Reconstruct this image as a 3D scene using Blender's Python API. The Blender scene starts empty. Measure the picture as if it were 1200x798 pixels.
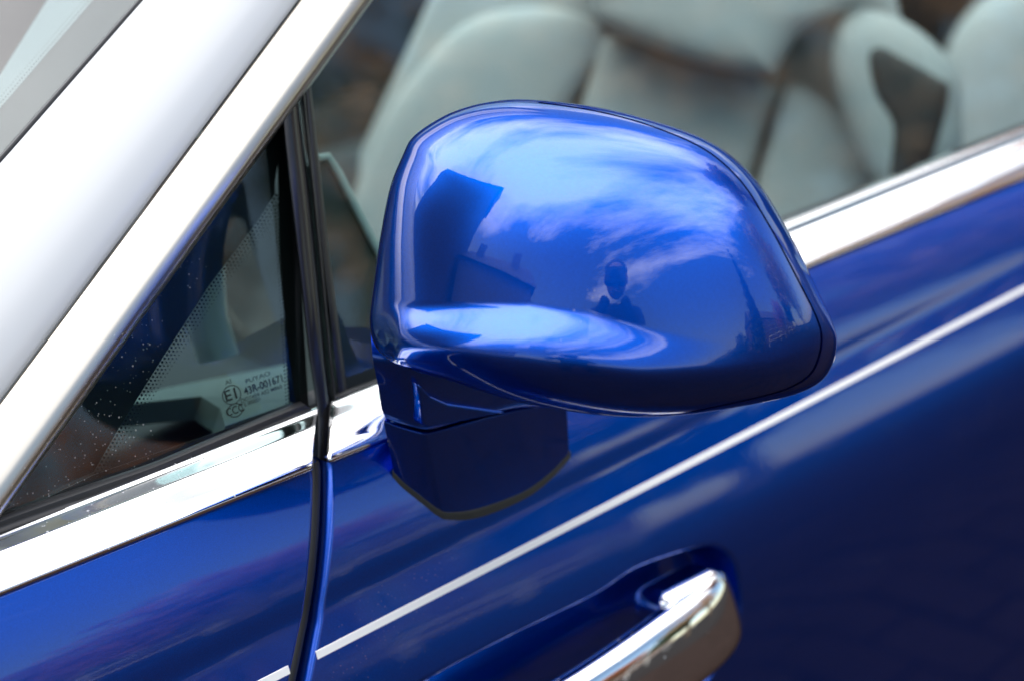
import bpy, bmesh, math, random
from mathutils import Vector, Matrix
import numpy as np
random.seed(7); rng = np.random.RandomState(5)
S = bpy.context.scene
COL = S.collection

# ------------------------------------------------------------------ camera
FPX = 2600.0; PITCH = math.radians(24); YAW = math.radians(47)
C0 = Vector((-.75, -.80, 1.45))
FW = Vector((math.cos(PITCH)*math.cos(YAW), math.cos(PITCH)*math.sin(YAW), -math.sin(PITCH)))
RT = Vector((math.sin(YAW), -math.cos(YAW), 0)); UP = RT.cross(FW)
cd = bpy.data.cameras.new('camera'); cam = bpy.data.objects.new('camera', cd); COL.objects.link(cam)
cam.matrix_world = Matrix(((RT.x, UP.x, -FW.x, C0.x), (RT.y, UP.y, -FW.y, C0.y), (RT.z, UP.z, -FW.z, C0.z), (0, 0, 0, 1)))
cd.sensor_width = 36; cd.lens = FPX/1200*36; cd.clip_start = .02; cd.clip_end = 2000
cd.dof.use_dof = True; cd.dof.focus_distance = 1.10; cd.dof.aperture_fstop = 4.8
S.camera = cam

# ------------------------------------------------------------------ sky and sun
SUN_EL, SUN_AZ = math.radians(34), math.radians(137)      # azimuth measured from +X towards +Y
sd = Vector((math.cos(SUN_EL)*math.cos(SUN_AZ), math.cos(SUN_EL)*math.sin(SUN_AZ), math.sin(SUN_EL)))
w = bpy.data.worlds.new('World'); S.world = w; w.use_nodes = True
nt = w.node_tree; N = nt.nodes; L = nt.links
for n in list(N): N.remove(n)
def nd(tree, typ, **kw):
    n = tree.nodes.new(typ)
    for k, v in kw.items():
        if k.startswith('i_'):
            key = k[2:]
            n.inputs[int(key) if key.isdigit() else key.replace('_', ' ')].default_value = v
        else: setattr(n, k, v)
    return n
out = nd(nt, 'ShaderNodeOutputWorld'); bg = nd(nt, 'ShaderNodeBackground', i_Strength=.13)
sky = nd(nt, 'ShaderNodeTexSky', sky_type='NISHITA'); sky.sun_disc = False
sky.sun_elevation = SUN_EL; sky.sun_rotation = math.pi/2 - SUN_AZ
sky.air_density = 1.2; sky.dust_density = .6; sky.ozone_density = 2.0
tc = nd(nt, 'ShaderNodeTexCoord'); sp = nd(nt, 'ShaderNodeSeparateXYZ'); L.new(tc.outputs['Generated'], sp.inputs[0])
mx = nd(nt, 'ShaderNodeMath', operation='MAXIMUM', i_1=0.0); L.new(sp.outputs['Z'], mx.inputs[0])
ad = nd(nt, 'ShaderNodeMath', operation='ADD', i_1=.18); L.new(mx.outputs[0], ad.inputs[0])
dx = nd(nt, 'ShaderNodeMath', operation='DIVIDE'); dy = nd(nt, 'ShaderNodeMath', operation='DIVIDE')
L.new(sp.outputs['X'], dx.inputs[0]); L.new(ad.outputs[0], dx.inputs[1]); L.new(sp.outputs['Y'], dy.inputs[0]); L.new(ad.outputs[0], dy.inputs[1])
cb = nd(nt, 'ShaderNodeCombineXYZ'); L.new(dx.outputs[0], cb.inputs[0]); L.new(dy.outputs[0], cb.inputs[1])
mp = nd(nt, 'ShaderNodeMapping'); mp.inputs['Scale'].default_value = (.6, 1.35, 1); mp.inputs['Rotation'].default_value = (0, 0, .5); mp.inputs['Location'].default_value = (2.3, 1.4, 0)
L.new(cb.outputs[0], mp.inputs[0])
no = nd(nt, 'ShaderNodeTexNoise', i_Scale=1.15, i_Detail=12.0, i_Roughness=.6, i_Distortion=.25); L.new(mp.outputs[0], no.inputs['Vector'])
cr = nd(nt, 'ShaderNodeValToRGB'); cr.color_ramp.elements[0].position = .49; cr.color_ramp.elements[1].position = .72
zz = nd(nt, 'ShaderNodeMath', operation='MULTIPLY_ADD', i_1=.42, i_2=-.225); L.new(mx.outputs[0], zz.inputs[0])      # the cloud bank thickens overhead
zs = nd(nt, 'ShaderNodeMath', operation='ADD'); L.new(no.outputs['Fac'], zs.inputs[0]); L.new(zz.outputs[0], zs.inputs[1]); my = nd(nt, 'ShaderNodeMath', operation='MAXIMUM', i_1=0.0); L.new(sp.outputs['Y'], my.inputs[0])
yy = nd(nt, 'ShaderNodeMath', operation='MULTIPLY_ADD', i_1=.20); L.new(my.outputs[0], yy.inputs[0]); L.new(zs.outputs[0], yy.inputs[2])   # and towards one side of the street
L.new(yy.outputs[0], cr.inputs[0])
mxr = nd(nt, 'ShaderNodeMix', data_type='RGBA'); mxr.inputs['B'].default_value = (29, 28.6, 28.8, 1)
L.new(cr.outputs[0], mxr.inputs['Factor']); L.new(sky.outputs[0], mxr.inputs['A'])
L.new(mxr.outputs['Result'], bg.inputs[0]); L.new(bg.outputs[0], out.inputs[0])
sl = bpy.data.lights.new('sun', 'SUN'); sl.energy = 3.0; sl.angle = math.radians(.6); sl.color = (1, .94, .86)
so = bpy.data.objects.new('sun', sl); COL.objects.link(so); so.rotation_euler = sd.to_track_quat('Z', 'Y').to_euler()
S.view_settings.view_transform = 'Standard'; S.view_settings.look = 'None'
S.view_settings.exposure = .4; S.view_settings.gamma = 1

# ------------------------------------------------------------------ measuring helpers
def ray(px, py): return FW + RT*((px-600)/FPX) - UP*((py-399)/FPX)
def pt(px, py, t): return C0 + ray(px, py)*t
def on_y(px, py, y):
    r = ray(px, py); return C0 + r*((y-C0.y)/r.y)
def on_plane(px, py, o, n):
    r = ray(px, py); return C0 + r*((o-C0).dot(n)/r.dot(n))
def depth(p): return (p-C0).dot(FW)

# ------------------------------------------------------------------ materials
def mat(name, col=(.5, .5, .5), rough=.5, metal=0, coat=0, coat_rough=.03, coat_ior=1.5, spec=.5, bump=None, var=None, trans=0, emit=None):
    m = bpy.data.materials.new(name); m.use_nodes = True; t = m.node_tree; b = t.nodes['Principled BSDF']
    b.inputs['Base Color'].default_value = (*col, 1); b.inputs['Roughness'].default_value = rough
    b.inputs['Metallic'].default_value = metal; b.inputs['Coat Weight'].default_value = coat
    b.inputs['Coat Roughness'].default_value = coat_rough; b.inputs['Coat IOR'].default_value = coat_ior
    b.inputs['Specular IOR Level'].default_value = spec; b.inputs['Transmission Weight'].default_value = trans
    tcn = nd(t, 'ShaderNodeTexCoord')
    if bump:
        sc, st = bump[:2]
        n = nd(t, 'ShaderNodeTexNoise', i_Scale=sc, i_Detail=6.0); t.links.new(tcn.outputs['Object'], n.inputs['Vector'])
        bp = nd(t, 'ShaderNodeBump', i_Strength=st, i_Distance=bump[2] if len(bump) > 2 else .002); t.links.new(n.outputs['Fac'], bp.inputs['Height'])
        t.links.new(bp.outputs[0], b.inputs['Normal'])
    if var:
        sc, amt = var
        n = nd(t, 'ShaderNodeTexNoise', i_Scale=sc, i_Detail=5.0); t.links.new(tcn.outputs['Object'], n.inputs['Vector'])
        h = nd(t, 'ShaderNodeMix', data_type='RGBA'); h.inputs['A'].default_value = tuple(c*(1-amt) for c in col)+(1,); h.inputs['B'].default_value = tuple(min(1, c*(1+amt)) for c in col)+(1,)
        t.links.new(n.outputs['Fac'], h.inputs['Factor']); t.links.new(h.outputs['Result'], b.inputs['Base Color'])
    return m
def add_dust(m, scale=260, thr=.10, strength=.8, zone=None):
    """small pale water spots / dust specks sprinkled over a finish"""
    t = m.node_tree; o = [n for n in t.nodes if n.type == 'OUTPUT_MATERIAL'][0]
    src = o.inputs['Surface'].links[0].from_socket
    tcn = nd(t, 'ShaderNodeTexCoord')
    v = nd(t, 'ShaderNodeTexVoronoi', i_Scale=float(scale)); t.links.new(tcn.outputs['Object'], v.inputs['Vector'])
    wn = nd(t, 'ShaderNodeTexWhiteNoise'); t.links.new(v.outputs['Position'], wn.inputs['Vector'])
    th = nd(t, 'ShaderNodeMath', operation='MULTIPLY_ADD', i_1=.32, i_2=-.32+.22); t.links.new(wn.outputs['Value'], th.inputs[0])
    lt = nd(t, 'ShaderNodeMath', operation='LESS_THAN'); t.links.new(v.outputs['Distance'], lt.inputs[0]); t.links.new(th.outputs[0], lt.inputs[1])
    big = nd(t, 'ShaderNodeTexNoise', i_Scale=9.0); t.links.new(tcn.outputs['Object'], big.inputs['Vector'])
    gt = nd(t, 'ShaderNodeMath', operation='GREATER_THAN', i_1=.5+thr); t.links.new(big.outputs['Fac'], gt.inputs[0])
    mu = nd(t, 'ShaderNodeMath', operation='MULTIPLY'); t.links.new(lt.outputs[0], mu.inputs[0]); t.links.new(gt.outputs[0], mu.inputs[1])
    mu2 = nd(t, 'ShaderNodeMath', operation='MULTIPLY', i_1=strength); t.links.new(mu.outputs[0], mu2.inputs[0])
    df = nd(t, 'ShaderNodeBsdfDiffuse', i_Color=(.6, .62, .64, 1))
    ms = nd(t, 'ShaderNodeMixShader'); t.links.new(mu2.outputs[0], ms.inputs[0]); t.links.new(src, ms.inputs[1]); t.links.new(df.outputs[0], ms.inputs[2])
    t.links.new(ms.outputs[0], o.inputs['Surface'])
def glass_mat(name, tint, refl=1.0, ior=1.5):
    m = bpy.data.materials.new(name); m.use_nodes = True; t = m.node_tree
    t.nodes.remove(t.nodes['Principled BSDF']); o = [n for n in t.nodes if n.type == 'OUTPUT_MATERIAL'][0]
    tr = nd(t, 'ShaderNodeBsdfTransparent', i_Color=(*tint, 1)); gl = nd(t, 'ShaderNodeBsdfGlossy', i_Roughness=.0, i_Color=(1, 1, 1, 1))
    fr = nd(t, 'ShaderNodeFresnel', i_IOR=ior); mu = nd(t, 'ShaderNodeMath', operation='MULTIPLY', i_1=refl, use_clamp=True)
    ms = nd(t, 'ShaderNodeMixShader'); ge = nd(t, 'ShaderNodeNewGeometry'); iv = nd(t, 'ShaderNodeMath', operation='SUBTRACT', i_0=1.0); t.links.new(ge.outputs['Backfacing'], iv.inputs[1])
    mb_ = nd(t, 'ShaderNodeMath', operation='MULTIPLY'); t.links.new(fr.outputs[0], mu.inputs[0]); t.links.new(mu.outputs[0], mb_.inputs[0]); t.links.new(iv.outputs[0], mb_.inputs[1])
    t.links.new(mb_.outputs[0], ms.inputs[0])       # reflect at the outer face only, the pane does not bend light
    t.links.new(tr.outputs[0], ms.inputs[1]); t.links.new(gl.outputs[0], ms.inputs[2]); t.links.new(ms.outputs[0], o.inputs['Surface'])
    return m
def car_paint(name):
    """metal flake in blue lacquer under a clear coat: flake lobe + a little body colour, clear coat laid over by Fresnel"""
    m = bpy.data.materials.new(name); m.use_nodes = True; t = m.node_tree
    t.nodes.remove(t.nodes['Principled BSDF']); o = [n for n in t.nodes if n.type == 'OUTPUT_MATERIAL'][0]
    tcn = nd(t, 'ShaderNodeTexCoord')
    v = nd(t, 'ShaderNodeTexVoronoi', i_Scale=2600.0); t.links.new(tcn.outputs['Object'], v.inputs['Vector'])   # metal flake
    mixn = nd(t, 'ShaderNodeMix', data_type='RGBA'); mixn.inputs['A'].default_value = (0, .088, .58, 1); mixn.inputs['B'].default_value = (0, .135, .85, 1)
    t.links.new(v.outputs['Color'], mixn.inputs['Factor'])
    fl = nd(t, 'ShaderNodeBsdfAnisotropic', i_Roughness=.33); t.links.new(mixn.outputs['Result'], fl.inputs['Color'])
    df = nd(t, 'ShaderNodeBsdfDiffuse', i_Color=(0, .002, .07, 1))
    ms = nd(t, 'ShaderNodeMixShader', i_0=.72); t.links.new(df.outputs[0], ms.inputs[1]); t.links.new(fl.outputs[0], ms.inputs[2])
    n = nd(t, 'ShaderNodeTexNoise', i_Scale=420.0, i_Detail=2.0); t.links.new(tcn.outputs['Object'], n.inputs['Vector'])         # orange peel
    bp = nd(t, 'ShaderNodeBump', i_Strength=.012, i_Distance=.0006); t.links.new(n.outputs['Fac'], bp.inputs['Height'])
    fr = nd(t, 'ShaderNodeFresnel'); ge = nd(t, 'ShaderNodeNewGeometry')
    ir = nd(t, 'ShaderNodeMapRange'); ir.inputs['To Min'].default_value = 1.78; ir.inputs['To Max'].default_value = 1/1.78
    t.links.new(ge.outputs['Backfacing'], ir.inputs['Value']); t.links.new(ir.outputs[0], fr.inputs['IOR']); gl = nd(t, 'ShaderNodeBsdfAnisotropic', i_Roughness=.012); t.links.new(bp.outputs[0], gl.inputs['Normal'])
    mc = nd(t, 'ShaderNodeMixShader'); t.links.new(fr.outputs[0], mc.inputs[0]); t.links.new(ms.outputs[0], mc.inputs[1]); t.links.new(gl.outputs[0], mc.inputs[2])
    t.links.new(mc.outputs[0], o.inputs['Surface'])
    return m
M = {}
M['paint'] = car_paint('blue_metallic_paint')
M['paint_mirror'] = car_paint('blue_metallic_paint_mirror'); add_dust(M['paint_mirror'], 380, .24, .25)
add_dust(M['paint'], 520, .12, .16)
M['white'] = mat('white_paint', (.60, .615, .62), rough=.45, coat=.6, coat_rough=.12)
M['chrome'] = mat('chrome', (.86, .86, .86), rough=.035, metal=1); add_dust(M['chrome'], 330, -.05, .7)
M['satin'] = mat('satin_aluminium', (.60, .56, .49), rough=.28, metal=1, bump=(30, .03)); add_dust(M['satin'], 420, .02, .4)  # warm base tint paints in tan reflections on the pillar trim
M['rubber'] = mat('black_rubber', (.018, .018, .02), rough=.42, bump=(600, .08, .0004))
M['gloss_black'] = mat('gloss_black_trim', (.012, .012, .014), rough=.22, bump=(25, .02)); add_dust(M['gloss_black'], 90, .12, .5)
M['frit'] = mat('black_ceramic_frit', (.008, .008, .009), rough=.35)
M['gasket'] = mat('grey_gasket', (.035, .037, .034), rough=.6, bump=(900, .2, .0004))
M['stripe'] = mat('white_coachline', (.93, .93, .92), rough=.4, coat=.2)
M['glass'] = glass_mat('green_tinted_glass', (.74, .85, .84), 2.0)
M['wglass'] = glass_mat('windscreen_glass', (.68, .76, .77), .9)
M['leather'] = mat('pale_leather', (.46, .46, .45), rough=.45, bump=(350, .15, .0006))
M['dark_plastic'] = mat('dark_interior', (.02, .022, .025), rough=.5)
M['cream'] = mat('pale_trim', (.5, .52, .5), rough=.5)
M['sill'] = mat('teal_grey_trim', (.20, .24, .23), rough=.5)
M['mirror'] = mat('mirror_glass', (.9, .9, .9), rough=.0, metal=1)
M['marking'] = mat('black_marking', (.01, .012, .012), rough=.5)

# ------------------------------------------------------------------ object helpers
def obj(name, verts, faces, m, parent=None, smooth=True, mods=None):
    me = bpy.data.meshes.new(name); me.from_pydata([tuple(v) for v in verts], [], faces); me.update()
    bm = bmesh.new(); bm.from_mesh(me); bmesh.ops.recalc_face_normals(bm, faces=bm.faces); bm.to_mesh(me); bm.free()
    if smooth:
        for p in me.polygons: p.use_smooth = True
        me.set_sharp_from_angle(angle=math.radians(52))
    me.materials.append(m); o = bpy.data.objects.new(name, me); COL.objects.link(o)
    if parent: o.parent = parent
    return o
def empty(name, loc=(0, 0, 0), **props):
    o = bpy.data.objects.new(name, None); COL.objects.link(o); o.location = loc
    for k, v in props.items(): o[k] = v
    return o
def tag(o, **props):
    for k, v in props.items(): o[k] = v
    return o
def grid_faces(nu, nv, close_u=False, off=0):
    f = []
    for i in range(nu if close_u else nu-1):
        i2 = (i+1) % nu
        for j in range(nv-1):
            f.append((off+i*nv+j, off+i2*nv+j, off+i2*nv+j+1, off+i*nv+j+1))
    return f
def crom(P, n, closed=False, sharp=()):
    """Catmull-Rom through P (lists), n samples per span"""
    P = [np.array(p, float) for p in P]; m = len(P); r = []
    spans = m if closed else m-1
    for i in range(spans):
        if closed: p0, p1, p2, p3 = P[(i-1) % m], P[i], P[(i+1) % m], P[(i+2) % m]
        else: p0, p1, p2, p3 = (P[i-1] if i else 2*P[0]-P[1]), P[i], P[i+1], (P[i+2] if i+2 < m else 2*P[-1]-P[-2])
        if i in sharp: p0 = p1
        if (i+1) % m in sharp: p3 = p2
        for k in range(n):
            t = k/n; r.append(.5*((2*p1)+(-p0+p2)*t+(2*p0-5*p1+4*p2-p3)*t*t+(-p0+3*p1-3*p2+p3)*t**3))
    if not closed: r.append(P[-1])
    return r
def tube(name, pts, rad, m, parent=None, seg=10):
    V = []; pts = [Vector(p) for p in pts]; n = len(pts)
    for i, p in enumerate(pts):
        d = (pts[min(i+1, n-1)]-pts[max(i-1, 0)]).normalized(); a = d.orthogonal().normalized() if abs(d.z) > .95 else d.cross(Vector((0, 0, 1))).normalized(); b = d.cross(a)
        r = rad if not isinstance(rad, (list, tuple)) else rad[i]
        for k in range(seg):
            an = 2*math.pi*k/seg; V.append(p+a*(math.cos(an)*r)+b*(math.sin(an)*r))
    F = [(i*seg+k, i*seg+(k+1) % seg, (i+1)*seg+(k+1) % seg, (i+1)*seg+k) for i in range(n-1) for k in range(seg)]
    F += [tuple(range(seg)), tuple((n-1)*seg+k for k in range(seg))]
    if name is None: return V, F
    return obj(name, V, F, m, parent)
def box_vf(c, s, rz=0):
    x, y, z = (k/2 for k in s); cz, sz = math.cos(rz), math.sin(rz)
    V = []
    for a, b, d in ((-1,-1,-1),(1,-1,-1),(1,1,-1),(-1,1,-1),(-1,-1,1),(1,-1,1),(1,1,1),(-1,1,1)):
        X, Y2 = a*x, b*y; V.append((c[0]+X*cz-Y2*sz, c[1]+X*sz+Y2*cz, c[2]+d*z))
    return V, [(0,3,2,1),(4,5,6,7),(0,1,5,4),(1,2,6,5),(2,3,7,6),(3,0,4,7)]
def join_vf(parts):
    V, F = [], []
    for v, f in parts:
        o = len(V); V += list(v); F += [tuple(i+o for i in q) for q in f]
    return V, F
def bevel(o, w, seg=2, ang=30):
    b = o.modifiers.new('bevel', 'BEVEL'); b.width = w; b.segments = seg; b.limit_method = 'ANGLE'; b.angle_limit = math.radians(ang); return o
def prism(name, P, n, th, m, parent=None, bev=0, smooth=False):
    """polygon P (3D points) given thickness th along -n (away from the viewer side)"""
    P = [Vector(p) for p in P]; n = Vector(n).normalized(); k = len(P)
    V = P+[p-n*th for p in P]; F = [tuple(range(k)), tuple(range(2*k-1, k-1, -1))]+[(i, (i+1) % k, k+(i+1) % k, k+i) for i in range(k)]
    o = obj(name, V, F, m, parent, smooth=smooth)
    if bev: bevel(o, bev, 3)
    return o

# ------------------------------------------------------------------ the car body side
car = empty('car', (0, 0, 0), label='deep blue car with white upper body, chrome belt trim and a large wing mirror', category='car')
def lin(px1, py1, px2, py2, y):
    a = on_y(px1, py1, y); b = on_y(px2, py2, y); s = (b.z-a.z)/(b.x-a.x)
    return lambda x: a.z+(x-a.x)*s
YB = .02
z_cb = lin(100, 700-.4105*100, 1100, 700-.4105*1100+3, YB)         # lower edge of the belt chrome
PHI = [(0, 44), (.10, 41), (.35, 34), (.6, 25), (.66, 21), (.72, 19), (.80, 29), (1.0, 30), (1.3, 25), (1.7, 15), (2.3, 5), (3.2, 0), (5, -2), (12, -9)]
fs = np.linspace(0, 12, 2401); ph = np.radians(np.interp(fs, [a for a, _ in PHI], [b for _, b in PHI]))
ker = np.ones(13)/13; ph = np.convolve(np.pad(ph, 6, mode='edge'), ker, 'valid')
I_ = np.concatenate([[0], np.cumsum(np.tan(ph[:-1])*(fs[1]-fs[0]))])*.056
z_pn = lin(365, 772, 1150, 365.5, YB-float(np.interp(1, fs, I_)))     # coachline
def f_of(x, z): return (z_cb(x)-z)/(z_cb(x)-z_pn(x))
def z_of(x, f): return z_cb(x)-f*(z_cb(x)-z_pn(x))
def bulge(x): return .012*((x-.2)/1.2)**2
# handle pocket, in the x / f plane
HA = None
def y_base(x, f): return YB - float(np.interp(f, fs, I_)) + bulge(x)
def body_hit(px, py):
    r = ray(px, py); lo, hi = .6, 2.6
    t = .7
    while t < 2.6:
        p = C0+r*t; f = f_of(p.x, p.z)
        if p.y >= y_base(p.x, max(f, 0)): break
        t += .004
    lo, hi = t-.004, t
    for _ in range(20):
        m_ = (lo+hi)/2; p = C0+r*m_
        if p.y >= y_base(p.x, max(f_of(p.x, p.z), 0)): hi = m_
        else: lo = m_
    return C0+r*hi
def xf(px, py):
    p = body_hit(px, py); return p.x, f_of(p.x, p.z)

# pocket outline (image measurements carried onto the body surface)
pk = [(520, 788), (610, 742), (700, 698), (745, 668), (800, 648), (836, 641), (858, 655), (868, 690), (864, 730), (845, 772), (815, 812), (760, 850), (680, 885), (600, 905), (520, 890), (480, 850), (480, 815)]
pkxf = [xf(*p) for p in pk]
pkc = np.array(crom([(x, f*.056) for x, f in pkxf], 6, closed=True))
def sdist(x, fz):
    """signed distance to the pocket outline (inside > 0)"""
    a = pkc; b = np.roll(pkc, -1, 0); p = np.array([x, fz]); d = b-a; q = np.clip(((p-a)*d).sum(1)/(d*d).sum(1), 0, 1)
    dist = np.sqrt((((a+d*q[:, None])-p)**2).sum(1)).min()
    c = ((a[:, 1] > p[1]) != (b[:, 1] > p[1])) & (p[0] < (b[:, 0]-a[:, 0])*(p[1]-a[:, 1])/(b[:, 1]-a[:, 1]+1e-12)+a[:, 0])
    return dist if c.sum() % 2 else -dist
bbx = (pkc[:, 0].min()-.02, pkc[:, 0].max()+.02, pkc[:, 1].min()-.02, pkc[:, 1].max()+.02)
def y_body(x, f):
    y = y_base(x, f); fz = f*.056
    if bbx[0] < x < bbx[1] and bbx[2] < fz < bbx[3]:
        s = sdist(x, fz)
        if s > -.003:
            k = min(max((s+.0015)/.010, 0), 1); k = k*k*(3-2*k); y += .030*k
    return y

# door gap (image measurements): left edge belongs to the fender, right edge to the door
gapL = [(369, 556), (368, 600), (364, 660), (357, 720), (340, 798), (318, 880)]
gapR = [(386, 548), (386, 600), (382, 660), (373, 730), (360, 798), (340, 880)]
def gap_fn(g):
    q = sorted([xf(a, b)[::-1] for a, b in g]); fa = [k[0] for k in q]; xa = [k[1] for k in q]
    return lambda f: float(np.interp(f, fa, xa))
gL, gR = gap_fn(gapL), gap_fn(gapR)
fr = list(np.concatenate([[0, .02], np.linspace(.05, 3.6, 190), np.linspace(3.8, 12, 14)]))
def panel(name, xs_fn, nx, m):
    V = []; rows = []
    for i in range(nx):
        for j, f in enumerate(fr):
            x = xs_fn(i, f); V.append(Vector((x, y_body(x, f), z_of(x, f))))
    F = grid_faces(nx, len(fr)); return V, F
def skirt(V, F, nx, nf, i, dirx):
    """roll the panel edge inwards"""
    o = len(V); base = [V[i*nf+j] for j in range(nf)]
    for k, (dx_, dy_) in enumerate(((.0012*dirx, .0004), (.0022*dirx, .0014), (.0026*dirx, .004), (.0026*dirx, .02))):
        V += [b+Vector((dx_, dy_, 0)) for b in base]
    prev = [i*nf+j for j in range(nf)]
    for k in range(4):
        cur = [o+k*nf+j for j in range(nf)]
        F += [(prev[j], prev[j+1], cur[j+1], cur[j]) for j in range(nf-1)]; prev = cur
    # top lip tucked under the chrome
def top_lip(V, F, nx, nf):
    o = len(V); base = [V[i*nf] for i in range(nx)]
    for (dy_, dz_) in ((.0012, .0004), (.006, .0006)): V += [b+Vector((0, dy_, dz_)) for b in base]
    prev = [i*nf for i in range(nx)]
    for k in range(2):
        cur = [o+k*nx+i for i in range(nx)]; F += [(prev[i], prev[i+1], cur[i+1], cur[i]) for i in range(nx-1)]; prev = cur
nf = len(fr)
NXD = 560
def door_x(i, f):
    u = i/(NXD-1); x1 = 1.25; g = gR(f)+.0026; return g+(x1-g)*(u*.45 if u < .85 else .3825+(u-.85)*4.1167)
V, F = panel('front_door', door_x, NXD, None); top_lip(V, F, NXD, nf); skirt(V, F, NXD, nf, 0, -1)
door = obj('front_door', V, F, M['paint'], car)
NXF = 120
def fen_x(i, f):
    u = i/(NXF-1); g = gL(f)-.0026; return g-(1.9*u**1.8)
V, F = panel('fender', fen_x, NXF, None); top_lip(V, F, NXF, nf); skirt(V, F, NXF, nf, 0, 1)
fender = obj('fender', V, F, M['paint'], car)

# coachline strips, a film of paint standing on the panel
def stripe(parent, xa, xb):
    n = 160; V = []
    for i in range(n):
        x = xa+(xb-xa)*i/(n-1)
        for f, h in ((.975, 0), (.977, .00035), (1.023, .00035), (1.025, 0)):
            V.append(Vector((x, y_body(x, f)-h-.0001, z_of(x, f))))
    return obj('coachline', V, grid_faces(n, 4), M['stripe'], parent, smooth=False)
stripe(door, gR(1)+.0028, 1.2); stripe(fender, -1.2, gL(1)-.0028)

# rubber seal inside the gap
gx = lambda f: (gL(f)+gR(f))/2
V = []
for f in fr:
    x = gx(f); y = y_base(x, f)
    for dxx, dyy in ((-.010, .02), (-.0045, .010), (-.0035, .006), (0, .0045), (.0035, .006), (.0045, .010), (.010, .02)): V.append(Vector((x+dxx, y+dyy, z_of(x, f))))
obj('door_seal', V, grid_faces(len(fr), 7), M['rubber'], car)

# ------------------------------------------------------------------ belt chrome
z_ct = lin(100, 628-.4*100+4, 1100, 628-.4*1100+6, .043)
z_cr = lin(60, 643-.405*60+8, 1100, 628-.4*1100+18, .035)
def trim(name, xa, xb, parent, endcap=(0, 0)):
    n = 80; V = []
    prof = []
    for i in range(n):
        x = ([xa, xa+.00025, xa+.0008, xa+.0018]+list(np.linspace(xa+.006, xb-.006, n-8))+[xb-.0018, xb-.0008, xb-.00025, xb])[i]
        ins = {0: .0022, 1: .0009, 2: .0002, n-1: .0022, n-2: .0009, n-3: .0002}.get(i, 0)
        zb, zr, zt = z_cb(x)+.0006, z_cr(x), z_ct(x); b = bulge(x)
        pr = crom([(YB+.006, zb-.0002), (YB-.0010, zb), (YB-.0035, zb+.0012), (YB-.0030, zb+.004), (.036-.0135, (zb*.45+zr*.55)), (.0345-.004, zr-.001), (.0352, zr+.0009), (.0445, zt-.0012), (.0478, zt), (.058, zt-.003)], 5, sharp=(5, 6))
        e = 0
        for (y, z) in pr: V.append(Vector((x+(y-YB)*.93, y+b+ins, z)))
    k = len(pr); F = grid_faces(n, k)
    F.append(tuple(range(k))); F.append(tuple((n-1)*k+j for j in range(k)))
    return obj(name, V, F, M['chrome'], parent)
xl = on_y(370, 555, YB).x; xr = on_y(388.5, 546, YB).x
trim('belt_trim', -1.2, xl, car)
trim('belt_trim', xr, 1.25, door)

# ------------------------------------------------------------------ glass plane (leans inwards)
TL = math.tan(math.radians(22)); GO = on_y(600, 388, .055); GN = Vector((0, -1, TL)).normalized()
def g(px, py, off=0): return on_plane(px, py, GO+GN*off, GN)
def gpoly(name, P, off, th, m, parent, bev=0): return prism(name, [g(a, b, off) for a, b in P], GN, th, m, parent, bev)
# quarter window
M['qglass'] = glass_mat('quarter_glass', (.62, .74, .73), 1.4); add_dust(M['qglass'], 430, .07, .3)
qw = gpoly('quarter_window', [(-40, 650), (352, 478), (336, 130), (300, 160), (-40, 640)], -.004, .004, M['qglass'], car)
# door window
dw = gpoly('door_window', [(352, 462), (1330, 103), (1330, -160), (330, -160), (352, 120)], -.006, .004, M['glass'], door)

# seal under the quarter window
def strip(name, line, widths, m, parent, n=40, base=None):
    pass
def ribbon(name, A, B, off_prof, m, parent, closed_end=True):
    """long moulding between image lines A and B on the glass plane; off_prof = (fraction A->B, height off glass)"""
    n = len(A); V = []
    for i in range(n):
        for fr_, h in off_prof:
            px = A[i][0]*(1-fr_)+B[i][0]*fr_; py = A[i][1]*(1-fr_)+B[i][1]*fr_
            V.append(g(px, py, h))
    k = len(off_prof); F = grid_faces(n, k); F.append(tuple(range(k))); F.append(tuple((n-1)*k+j for j in range(k)))
    return obj(name, V, F, m, parent)
def resamp(P, n):
    P = np.array(P, float); d = np.r_[0, np.cumsum(np.hypot(*np.diff(P, axis=0).T))]; s = np.linspace(0, d[-1], n)
    return list(zip(np.interp(s, d, P[:, 0]), np.interp(s, d, P[:, 1])))
rp = [(0, -.004), (.02, .001), (.1, .0042), (.28, .0056), (.42, .0048), (.55, .0046), (.7, .0060), (.88, .0056), (.98, .002), (1, -.012)]
ribbon('window_seal', resamp([(-120, 653), (0, 602), (180, 541), (330, 478), (352, 470)], 30), resamp([(-120, 680), (0, 633), (180, 565), (345, 495), (372, 484)], 30), rp, M['rubber'], car)
ribbon('window_seal', resamp([(392, 461), (440, 444), (930, 250), (1330, 99)], 30), resamp([(392, 472), (440, 455), (932, 262), (1330, 113)], 30), [(0, -.004), (.1, .001), (.4, .003), (.8, .002), (1, -.012)], M['rubber'], door)
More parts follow.
